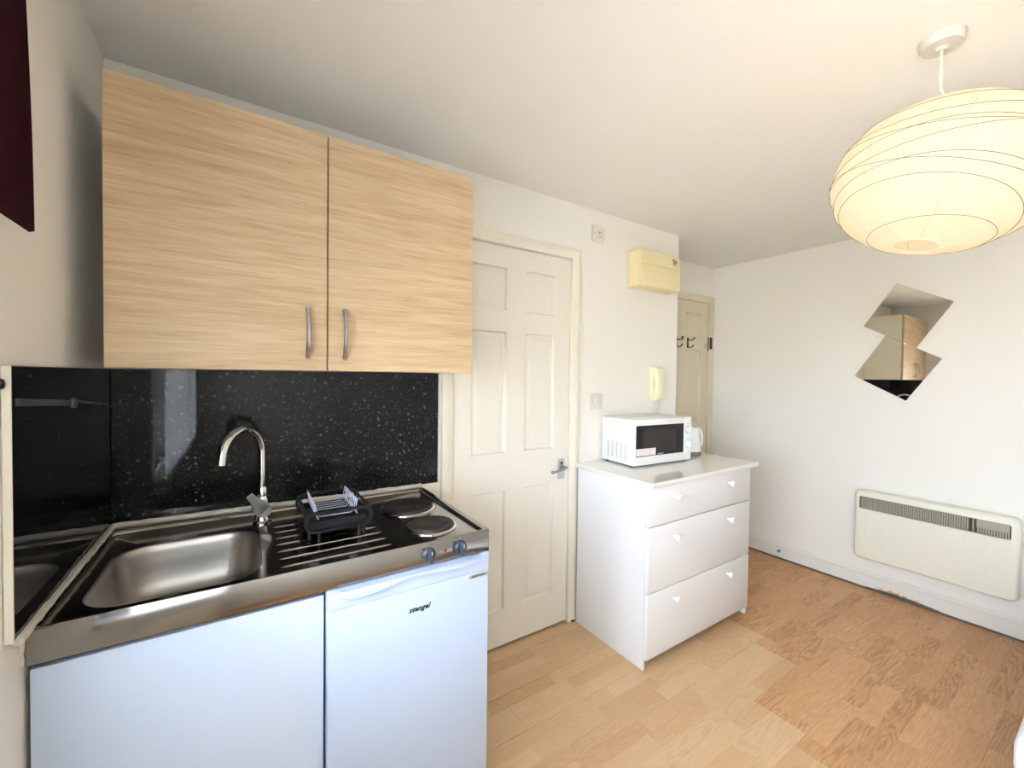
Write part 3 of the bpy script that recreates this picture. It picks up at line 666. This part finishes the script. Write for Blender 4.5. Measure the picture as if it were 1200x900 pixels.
text('brand_lettering', 'stengel', 0.020, M['mark'], dr, (0.7405, -0.6080, 0.6805), (1, 0, 0), (0, 0, 1), shear=0.35, bold=0.0009, space=1.08)
bm = NB(); prism(bm, [(0.9275+u, -0.6078, 0.7275+v) for u, v in rrect(0, 0.066, 0, 0.0125, 0.006, 5)], (0, -0.0015, 0), 0.0004); bd = obj('badge', bm, M['badge'], dr); bd['label'] = 'small silver oval-ended badge'
text('badge_lettering', 'elfin kitchens', 0.0088, M['mark'], bd, (0.936, -0.6096, 0.7312), (1, 0, 0), (0, 0, 1), shear=0.2, ext=0.0002)

# ------------------------------------------------------------------ wall cabinet
CX0, CXM, CX1, CZ0, CZ1, CF = 0.0656, 0.5672, 1.0651, 1.3613, 2.0774, -0.3507
t = thing('wall_cabinet', 'double wall cabinet with light oak doors above the black splashback', 'cabinet', ((CX0+CX1)/2, -0.17, CZ0))
bm = NB(); b_ = 0.0005
box(bm, (CX0+.001, CF+.020, CZ0+.0002), (CX0+.019, -0.0005, CZ1-.0005), b_, 1); box(bm, (CX1-.019, CF+.020, CZ0+.0002), (CX1-.001, -0.0005, CZ1-.0005), b_, 1)
box(bm, (CX0+.019, CF+.020, CZ0+.0002), (CX1-.019, -0.0005, CZ0+.018)); box(bm, (CX0+.019, CF+.020, CZ1-.018), (CX1-.019, -0.0005, CZ1-.0005)); box(bm, (CX0+.019, -0.012, CZ0+.018), (CX1-.019, -0.0005, CZ1-.018)); box(bm, (CXM-.009, CF+.020, CZ0+.018), (CXM+.009, -.012, CZ1-.018))
obj('carcass', bm, M['carcass'], t)
def bow_handle(x, parent):
    bm = NB(); z0_, z1_ = 1.396, 1.554; zc = (z0_+z1_)/2; loops = []
    for k in range(17):
        s = k/16; z = z0_+(z1_-z0_)*s; dp = 0.004+0.024*math.sin(PI*s)**0.75; hw = 0.0062
        th = 0.004
        loops.append([Vector((x-hw, CF-dp, z)), Vector((x-hw*.6, CF-dp-th*.7, z)), Vector((x+hw*.6, CF-dp-th*.7, z)), Vector((x+hw, CF-dp, z)), Vector((x+hw*.8, CF-dp+th*.6, z)), Vector((x-hw*.8, CF-dp+th*.6, z))])
    loft(bm, loops)
    for z in (z0_, z1_-0.012): box(bm, (x-0.006, CF-0.010, z), (x+0.006, CF, z+0.012), 0.001, 1)
    obj('handle', bm, M['nickel'], parent)
for (a, b, hx) in ((CX0, CXM-0.0022, 0.5125), (CXM+0.0022, CX1, 0.6165)):
    bm = NB(); box(bm, (a, CF, CZ0), (b, CF+0.018, CZ1), 0.0008, 1); d_ = obj('door', bm, M['oak'], t); bow_handle(hx, d_)

# ------------------------------------------------------------------ chest of drawers
t = thing('chest_of_drawers', 'white three-drawer chest with round white knobs carrying the microwave', 'chest of drawers', (2.34, -0.26, 0))
bm = NB(); bx0, bx1, byb, byf = 1.8925, 2.786, -0.030, -0.485
box(bm, (bx0, byf, 0.0015), (bx0+.016, byb, 0.852), .001, 1); box(bm, (bx1-.016, byf, 0.0015), (bx1, byb, 0.852), .001, 1)
box(bm, (bx0+.016, byf+.02, .05), (bx1-.016, byb, .064)); box(bm, (bx0+.016, byb-.006, .064), (bx1-.016, byb, .852)); box(bm, (bx0+.016, byf+.02, .838), (bx1-.016, byb, .852))
box(bm, (bx0+.016, byf+.004, .663), (bx1-.016, byb, .672)); box(bm, (bx0+.016, byf+.004, .352), (bx1-.016, byb, .364))
obj('carcass', bm, M['white_chest'], t)
bm = NB(); ol = rrect(1.889, 2.826, -0.522, -0.004, 0.010, 4)
loops = []
for ins, z in ((.004, .8525), (.001, .854), (0, .858), (0, .868), (.0015, .8725), (.005, .8750)): loops.append([Vector((max(min(u, 2.826-ins), 1.889+ins*.6), max(v, -0.522+ins), z)) for u, v in ol])
loft(bm, loops); obj('top_board', bm, M['chest_top'], t)
for i, (za, zb_, kz) in enumerate(((.668, .850, .790), (.361, .663, .594), (.054, .3555, .297))):
    bm = NB(); box(bm, (1.896, -0.503, za), (2.768, -0.4852, zb_), .003, 2); d_ = obj('drawer', bm, M['white_chest'], t)
    for kx in (2.086, 2.548):
        bm = NB(); lathe(bm, [(0.0085, 0), (0.0065, 0.006), (0.0065, 0.012), (0.013, 0.017), (0.0165, 0.023), (0.0165, 0.027), (0.013, 0.032), (0.006, 0.0345), (0.001, 0.035)], (kx, -0.502, kz), (0, -1, 0), 24); obj('knob', bm, M['plastic_white'], d_)

# ------------------------------------------------------------------ microwave (local coordinates, rotated a little)
MW, MH, MD = 0.458, 0.243, 0.247
t = thing('microwave', 'white microwave oven with two dials standing on the chest', 'microwave', (2.0715, -0.257, 0.8752), rotz=math.radians(-3.8), local=True)
zb = 0.009
bm = NB(); box(bm, (0.002, 0.022, zb), (MW-.002, MD, zb+MH), 0.003, 2); body = obj('casing', bm, M['plastic_white'], t)
bm = NB()
for c_ in range(5):
    for r_ in range(10):
        y_ = 0.052+0.033*c_
        for q_ in range(1): box(bm, (0.0012, y_, zb+0.030+0.0088*r_), (0.0024, y_+0.015, zb+0.0325+0.0088*r_))
obj('side_vents', bm, M['mark_grey'], body)
bm = NB()
for i in range(2):
    for j in range(9): box(bm, (0.10+0.026*j, 0.135+0.028*i, zb+MH-0.0003), (0.118+0.026*j, 0.142+0.028*i, zb+MH+0.0004))
obj('top_vents', bm, M['mark_grey'], body)
bm = NB(); box(bm, (0, 0, zb-.001), (0.3955, 0.0215, zb+MH+.001), 0.004, 3); door = obj('door', bm, M['plastic_white'], t)
bm = NB(); box(bm, (0.3965, 0, zb-.001), (MW, 0.0215, zb+MH+.001), 0.004, 3); pan = obj('control_panel', bm, M['plastic_white'], t)
bm = NB(); prism(bm, [(u, 0.0005, v) for u, v in rrect(0.018, 0.390, zb+0.046, zb+0.211, 0.003, 3)], (0, -0.0012, 0)); gl = obj('door_glass', bm, M['micro_glass'], door)
bm = NB(); prism(bm, [(u, -0.0004, v) for u, v in rrect(0.064, 0.326, zb+0.062, zb+0.190, 0.002, 2)], (0, -0.0006, 0)); obj('viewing_window', bm, M['micro_mesh'], gl)
bm = NB(); box(bm, (0.019, -0.0020, zb+0.050), (0.165, -0.0008, zb+0.088)); st = obj('sticker', bm, M['label_paper'], door); st['label'] = 'pale pink paper sticker'
bm = NB()
for r_ in range(4): box(bm, (0.035, -0.0023, zb+0.056+0.008*r_), (0.150-0.02*(r_ % 2), -0.0019, zb+0.0585+0.008*r_))
obj('print', bm, M['label_ink'], st)
bm = NB()
for i in range(9): box(bm, (0.180+0.0052*i, -0.0012, zb+0.0515), (0.1838+0.0052*i, -0.0006, zb+0.0555))
obj('maker_mark', bm, M['plastic_white'], gl)
for kz in (0.170, 0.090):
    bm = NB(); lathe(bm, [(0.021, 0), (0.021, 0.004), (0.0185, 0.012), (0.016, 0.014), (0.001, 0.0145)], (0.428, 0.0005, zb+kz), (0, -1, 0), 28)
    box(bm, (0.4245, -0.019, zb+kz-0.014), (0.4315, -0.012, zb+kz+0.014), 0.0015); kk = obj('dial', bm, M['plastic_white'], pan)
    bm = NB(); rg = [(0.428+0.0232*math.cos(a*PI/16), -0.0003, zb+kz+0.0232*math.sin(a*PI/16)) for a in range(32)]; tube(bm, rg, 0.0009, 5, True)
    for a in range(10): a_ = math.radians(20+14*a); box(bm, (0.428+0.027*math.cos(a_)-.001, -0.0006, zb+kz+0.027*math.sin(a_)-.0008), (0.428+0.027*math.cos(a_)+.001, 0.0002, zb+kz+0.027*math.sin(a_)+.0008))
    obj('dial_scale', bm, M['mark_grey'], pan)
bm = NB()
for i in range(3): box(bm, (0.405+.016*i, -0.0005, zb+0.124), (0.414+.016*i, 0.0002, zb+0.1265))
obj('middle_print', bm, M['mark_grey'], pan); bm = NB()
for i in range(3): box(bm, (0.405+.016*i, -0.0005, zb+0.206), (0.412+.016*i, 0.0002, zb+0.208))
obj('upper_print', bm, M['mark_grey'], pan)
for fx in (0.012, MW-0.03):
    for fy in (0.03, MD-0.03): bm = NB(); cyl(bm, (fx+.008, fy, 0.0), 0.009, zb+0.001, seg=14); obj('foot', bm, M['black_plastic'], t)

# ------------------------------------------------------------------ kettle
kx, ky, kz = 2.703, -0.165, 0.8752
t = thing('kettle', 'small white electric kettle with grey base behind the microwave', 'kettle', (kx, ky, kz))
bm = NB(); lathe(bm, [(0.060, 0), (0.062, 0.003), (0.062, 0.018), (0.059, 0.023), (0.001, 0.023)], (kx, ky, kz), seg=32); obj('power_base', bm, M['kettle_grey'], t)
bm = NB(); lathe(bm, [(0.058, 0.023), (0.060, 0.030), (0.059, 0.06), (0.056, 0.10), (0.050, 0.14), (0.046, 0.155), (0.040, 0.164), (0.02, 0.170), (0.001, 0.171)], (kx, ky, kz), seg=36); bd = obj('body', bm, M['plastic_white'], t, ang=60)
u_ = Vector((0.86, -0.51, 0)); c0 = Vector((kx, ky, kz))
bm = NB(); pts = [c0+u_*r_+Vector((0, 0, z_)) for r_, z_ in ((0.030, 0.160), (0.048, 0.163), (0.064, 0.152), (0.072, 0.125), (0.075, 0.09), (0.071, 0.060), (0.062, 0.045), (0.052, 0.042))]
tube(bm, pts, [0.008, 0.008, 0.008, 0.0075, 0.007, 0.007, 0.007, 0.007], 10); obj('handle', bm, M['plastic_white'], t)
g_ = Vector((0.55, -0.835, 0)); sd = Vector((0.835, 0.55, 0)); bm = NB()
prism(bm, [c0+g_*(0.0575 if z_ < .08 else 0.0545 if z_ < .12 else 0.050)+sd*s_+Vector((0, 0, z_)) for s_, z_ in ((-.006, .040), (.006, .040), (.006, .085), (.006, .125), (-.006, .125), (-.006, .085))], g_*0.004, 0.0008); obj('water_gauge', bm, M['kettle_grey'], bd)
bm = NB(); lathe(bm, [(0.010, 0.170), (0.010, 0.175), (0.006, 0.179), (0.001, 0.180)], (kx, ky, kz), seg=16); obj('lid_knob', bm, M['plastic_white'], bd)
bm = NB(); prism(bm, [c0-u_*0.040+sd*0.0+Vector((0, 0, 0.125))+Vector(q) for q in ((0, 0.012, 0.0), (0, -0.012, 0.0), (0, -0.016, 0.035), (0, 0.016, 0.035))], -u_*0.022, 0.002); obj('spout', bm, M['plastic_white'], bd)

# ------------------------------------------------------------------ switches and wall boxes
def plate(name, x, z, label, cat, lean=0.0):
    t = thing(name, label, cat, (x, 0, z-0.043))
    bm = NB(); prism(bm, [(x+u, -0.0002, z+v) for u, v in rrect(-.045, .045, -.045, .045, .006, 4)], (0, -0.009, 0), .002, 3); p_ = obj('face_plate', bm, M['plate'], t)
    for sx in (-.030, .030): bm = NB(); cyl(bm, (x+sx, -0.0088, z), .0028, .0008, (0, -1, 0), 10); obj('screw', bm, M['mark_grey'], p_)
    return t, p_
t, p_ = plate('light_switch', 2.044, 1.214, 'square white light switch on the wall above the chest', 'switch')
bm = NB(); box(bm, (2.035, -0.0135, 1.198), (2.053, -0.008, 1.230), .002); obj('rocker', bm, M['plate'], t)
t, p_ = plate('fused_spur', 2.040, 2.160, 'square beige switch plate high on the wall between door and cream fuse box', 'switch plate')
bm = NB(); box(bm, (2.029, -0.0125, 2.146), (2.040, -0.0085, 2.178), .001); obj('rocker', bm, M['plate'], t)
bm = NB(); box(bm, (2.044, -0.0100, 2.164), (2.053, -0.0086, 2.174)); box(bm, (2.042, -0.0096, 2.142), (2.060, -0.0086, 2.145)); obj('switch_mark', bm, M['mark_grey'], t)

t = thing('consumer_unit', 'cream plastic fuse box high on the wall near its right corner', 'fuse box', (2.48, 0, 1.885))
fx0, fx1, fz0, fz1, fd = 2.297, 2.664, 1.890, 2.106, -0.100
bm = NB(); box(bm, (fx0, fd+.006, fz0), (fx1, -0.0005, fz1), .006, 3); cas = obj('casing', bm, M['cream_plastic'], t)
bm = NB(); zz = fz0+(fz1-fz0)*0.60
n_ = 14; A_ = []
for i in range(n_+1):
    s = i/n_; A_.append((fx0+.004+(fx1-fx0-.008)*s, zz+0.010*math.sin(PI*s)*0.6))
out = [(u, fd+.0065, v) for u, v in A_]+[(fx1-.004, fd+.0065, fz1-.003), (fx0+.004, fd+.0065, fz1-.003)]
prism(bm, out, (0, -.0055, 0), .0015); obj('upper_cover', bm, M['cream_plastic'], t)
out = [(u, fd+.0065, v-.003) for u, v in A_]+[(fx1-.004, fd+.0065, fz0+.003), (fx0+.004, fd+.0065, fz0+.003)]
bm = NB(); prism(bm, out, (0, -.009, 0), .003, 3); fl = obj('flap', bm, M['cream_plastic'], t)
bm = NB(); box(bm, (fx0-.0015, fd+.002, fz0+.028), (fx0+.001, fd+.022, fz0+.118), .0008, 1); obj('flap_hinge', bm, M['cream_plastic'], t)
bm = NB(); star = []
for i, r_ in enumerate((.022, .026, .012, .019, .027, .020, .011, .024, .016, .025, .013)): a = 2*PI*i/11; star.append((2.605+r_*1.1*math.cos(a), fd+.0012, 2.068+r_*math.sin(a)))
prism(bm, star, (0, -.0006, 0)); o = obj('sticker_remains', bm, M['mark_grey'], t); o['label'] = 'torn grey sticker remains'

t = thing('entry_phone', 'pale yellow entryphone handset mounted on wall above the microwave', 'entryphone', (2.541, 0, 1.205))
ex0, ex1, ez0, ez1 = 2.508, 2.574, 1.207, 1.419
bm = NB(); box(bm, (ex0+.001, -0.026, ez0), (ex1-.001, -0.0005, ez1), .005, 3); obj('base', bm, M['yellow_plastic'], t)
prof = [(-0.0275, ez0+.002), (-0.045, ez0), (-0.058, ez0+.012), (-0.063, ez0+.05), (-0.064, ez0+.106), (-0.063, ez0+.16), (-0.058, ez1-.012), (-0.045, ez1), (-0.0275, ez1-.002), (-0.0275, ez1-.055), (-0.034, ez1-.065), (-0.040, ez1-.10), (-0.036, ez1-.135), (-0.0275, ez1-.150)]
bm = NB(); prism(bm, [(ex0, y_, z_) for y_, z_ in prof], (ex1-ex0, 0, 0), .004, 3); obj('handset', bm, M['yellow_plastic'], t)
t = bpy.data.objects
bm = NB(); box(bm, (2.556, -0.022, 1.120), (2.584, -0.0005, 1.192), .003); tag(obj('cable_box', bm, M['plate']), 'small pale grey cable box on wall just below the entryphone', 'cable box')

# ------------------------------------------------------------------ mirrors
def tile(pts, label):
    bm = NB(); prism(bm, [(W-0.0008-0.0200*(p[0]+1.108), p[0], p[1]) for p in pts], (-0.004, 0, 0), 0.0006, 1)
    tag(obj('mirror_tile', bm, M['mirror']), label, 'mirror', 'frameless square mirror tiles on the right wall')
tile([(-.855, 1.956), (-1.108, 1.808), (-.954, 1.551), (-.699, 1.703)], 'upper frameless square mirror tile tilted on the right wall')
tile([(-.811, 1.6355), (-1.067, 1.483), (-.915, 1.228), (-.658, 1.379)], 'lower frameless square mirror tile tilted on the right wall')

# ------------------------------------------------------------------ panel heater
t = thing('panel_heater', 'cream electric panel heater with slotted top grille on right wall', 'heater', (W-0.05, -1.05, 0.215))
hy0, hy1, hz0, hz1, hx = -1.388, -0.703, 0.217, 0.648, W-0.1025
def hl(ins, x): return [Vector((x, u, v)) for u, v in rrect(hy0+ins, hy1-ins, hz0+ins, hz1-ins, max(0.035-ins*.5, .012), 6)]
GY0, GY1, GZ0, GZ1 = -1.358, -0.730, 0.536, 0.614
bm = NB()
vs = loft(bm, [hl(.010, W-0.018), hl(.002, W-0.030), hl(0, W-0.045), hl(0, hx+.018), hl(.003, hx+.008), hl(.009, hx+.002), hl(.016, hx)], True, False)
last = vs[-1]; n = len(last); es = [bm.edges.get((last[i], last[(i+1) % n])) for i in range(n)]
gh = [bm.verts.new((hx, u, v)) for u, v in rrect(GY0, GY1, GZ0, GZ1, .008, 4)]; m_ = len(gh); es += [bm.edges.new((gh[i], gh[(i+1) % m_])) for i in range(m_)]
bmesh.ops.triangle_fill(bm, edges=es, use_beauty=True)
gb = [bm.verts.new((hx+.012, v.co.y, v.co.z)) for v in gh]
for i in range(m_): bm.faces.new((gh[i], gh[(i+1) % m_], gb[(i+1) % m_], gb[i]))
hs = obj('casing', bm, M['heater'], t)
bm = NB(); prism(bm, [(hx+.012, u, v) for u, v in rrect(GY0+.001, GY1-.001, GZ0+.001, GZ1-.001, .008, 4)], (.004, 0, 0)); obj('grille_recess', bm, M['heater_dark'], t)
bm = NB(); k = 0; y = GY1-.012
while y > GY0+.006:
    if not (-1.235 < y < -1.212):
        zlo = GZ0+.003; 
        box(bm, (hx+.002, y-.0030, GZ0+.002), (hx+.011, y+.0030, GZ1-.002))
    y -= .0098
box(bm, (hx+.003, GY0+.010, GZ0+.034), (hx+.0045, -1.236, GZ1-.003))
box(bm, (hx+.001, -1.226, GZ0+.002), (hx+.011, -1.221, GZ1-.002))
gr = obj('grille', bm, M['grille'], t); gr['label'] = 'row of upright grille slats'
bm = NB()
for y in (-.765, -.85, -.935, -1.02, -1.105, -1.19, -1.275): box(bm, (hx-.0008, y-.0012, hz0+.03), (hx+.002, y+.0012, GZ0-.02), .0005, 1)
obj('pressed_ribs', bm, M['heater'], hs)
for y in (-1.25, -.84):
    bm = NB(); box(bm, (W-0.020, y-.02, .30), (W-0.0002, y+.02, .50)); obj('wall_bracket', bm, M['heater'], t)

# ------------------------------------------------------------------ pendant lamp
LC = Vector((1.962, -1.398, 1.909)); LR, LH, TILT, AZ = 0.241, 0.192, 0.28, -0.6
t = thing('pendant_lamp', 'white paper lantern pendant lamp glowing on a short cord from the ceiling', 'lamp', (1.955, -1.398, 1.72))
bm = NB(); lathe(bm, [(0.0475, 0), (0.0475, -0.004), (0.0455, -0.018), (0.042, -0.024), (0.015, -0.026), (0.010, -0.032), (0.001, -0.033)], (1.955, -1.400, H-0.0005), seg=40); obj('ceiling_rose', bm, M['rose'], t)
AX = Vector((math.cos(AZ)*math.sin(TILT), math.sin(AZ)*math.sin(TILT), math.cos(TILT)))
KY = Vector((-math.sin(AZ), math.cos(AZ), 0)); E1_ = KY.cross(AX)
topc = LC+AX*LH*0.93
bm = NB(); tube(bm, [(1.955, -1.400, H-0.03), (1.955, -1.400, H-0.10), (1.957, -1.400, H-0.135), topc.lerp(LC, 0.1)], 0.0032, 8); obj('cord', bm, M['cord'], t)
# shade : bands pulled straight between wire hoops
bm = NB(); TH0, TH1 = 0.19, PI-0.19; NSEG, NR = 96, 44; rr = random.Random(11)
hoops = []
for i in range(10):
    c_ = -0.84+1.68*i/9+rr.uniform(-.03, .03); hoops.append((c_, (0.17+0.10*rr.random())*(1-c_*c_)**.5*(0.35 if abs(c_) > .75 else 1), rr.uniform(0, 2*PI)))
def shade_pt(th, ph, k=1.0):
    # slight sag of the paper between the hoops
    z = math.cos(th); dmin = min(abs(z-(c_+a_*math.cos(ph-p_))) for c_, a_, p_ in hoops)
    s = 1-0.016*min(1, dmin/0.07)-0.004*abs(math.sin(4*ph))
    return LC+(E1_*math.cos(ph)*math.sin(th)*LR+KY*math.sin(ph)*math.sin(th)*LR)*s*k+AX*z*LH*k
loops = [[shade_pt(TH0+(TH1-TH0)*i/NR, 2*PI*j/NSEG) for j in range(NSEG)] for i in range(NR+1)]
loft(bm, loops, False, False); sh = obj('paper_shade', bm, M['paper'], t, ang=80)
for c_, a_, p_ in hoops:
    pts = []
    for j in range(64):
        ph = 2*PI*j/64; z = max(-.955, min(.955, c_+a_*math.cos(ph-p_))); pts.append(shade_pt(math.acos(z), ph, 1.002))
    bm = NB(); tube(bm, pts, 0.0007, 5, True); obj('wire_hoop', bm, M['hoop'], sh)
for k_ in range(8):
    ph = 2*PI*k_/8+0.2; bm = NB(); tube(bm, [shade_pt(TH0+(TH1-TH0)*i/30, ph+0.02*math.sin(i*1.3), 1.0005) for i in range(31)], 0.0011, 5); obj('paper_seam', bm, M['seam'], sh)
for th in (TH0, TH1):
    bm = NB(); tube(bm, [shade_pt(th, 2*PI*j/48, 1.001) for j in range(48)], 0.0016, 6, True); obj('rim_ring', bm, M['cord'], sh)
bm = NB(); lathe(bm, [(0.018, 0.055), (0.018, 0.0), (0.014, -0.004), (0.001, -0.004)], LC+Vector((0, 0, .07)), seg=16); obj('lamp_holder', bm, M['plastic_white'], t)
lt = bpy.data.lights.new('bulb_light', 'POINT'); lt.energy = LAMP_POWER; lt.color = (1.0, 0.80, 0.56); lt.shadow_soft_size = 0.035
lo_ = bpy.data.objects.new('bulb_light', lt); COL.objects.link(lo_); lo_.parent = t; lo_.location = LC+Vector((0, 0, 0.03))-offs(t)

# ------------------------------------------------------------------ blind
t = thing('window_blind', 'dark maroon cloth blind hanging over window at the left edge', 'blind', (0.05, -1.2, 1.575))
bm = NB(); ny, nz = 40, 14; F_, Bk = [], []
for i in range(nz+1):
    s = i/nz; z = 1.580+(2.215-1.580)*s; yr = -0.699-0.052*s; row = []
    for j in range(ny+1):
        u = j/ny; y = yr+(-1.70-yr)*u; x = 0.050+0.004*math.sin(u*9+s*3)*(1-s); zz = z-(0.004*math.sin(u*7) if i == 0 else 0)+(0.008*(1-min(1, u*60)) if i == 0 else 0)
        row.append((x, y, zz))
    F_.append(row)
loft(bm, [[Vector(p)+Vector((0.0015, 0, 0)) for p in r_] for r_ in F_], False, False, closed=False)
for v in list(bm.verts): pass
g_ = bmesh.ops.solidify(bm, geom=list(bm.faces), thickness=0.003)
obj('cloth', bm, M['maroon'], t)
bm = NB(); box(bm, (0.0005, -1.71, 2.19), (0.06, -0.745, 2.225), .003); obj('head_rail', bm, M['pvc'], t)

t = thing('net_curtain', 'thin white net curtain over the window, mirrored in the black splashback', 'curtain', (0.03, -1.6, 0.66))
bm = NB(); rows = []
for i in range(9):
    z = 0.665+(2.165-0.665)*i/8; rows.append([Vector((0.030+0.007*math.sin(j*0.9)+0.002*math.sin(j*2.3+i*.3), -0.955-(2.56-0.955)*j/150, z)) for j in range(151)])
loft(bm, rows, False, False, closed=False); obj('netting', bm, M['net'], t, ang=80)
bm = NB(); tube(bm, [(0.030, -0.93, 2.172), (0.030, -2.59, 2.172)], 0.006, 10); obj('curtain_rod', bm, M['pvc'], t)

# ------------------------------------------------------------------ bed
t = thing('bed', 'corner of a low bed with white bedding at the bottom right', 'bed', (2.86, -2.02, 0))
bm = NB(); box(bm, (1.968, -2.46, 0.325), (3.735, -1.562, 0.466), .045, 5); obj('mattress', bm, M['sheet'], t, ang=60)
bm = NB(); box(bm, (2.02, -2.44, 0.25), (3.72, -1.60, 0.324), .006); obj('bed_frame', bm, M['mattress_frame'], t)
for lx in (2.06, 3.66):
    for ly in (-2.40, -1.64): bm = NB(); cyl(bm, (lx, ly, 0.001), 0.025, 0.25, seg=16); obj('leg', bm, M['mattress_frame'], t)
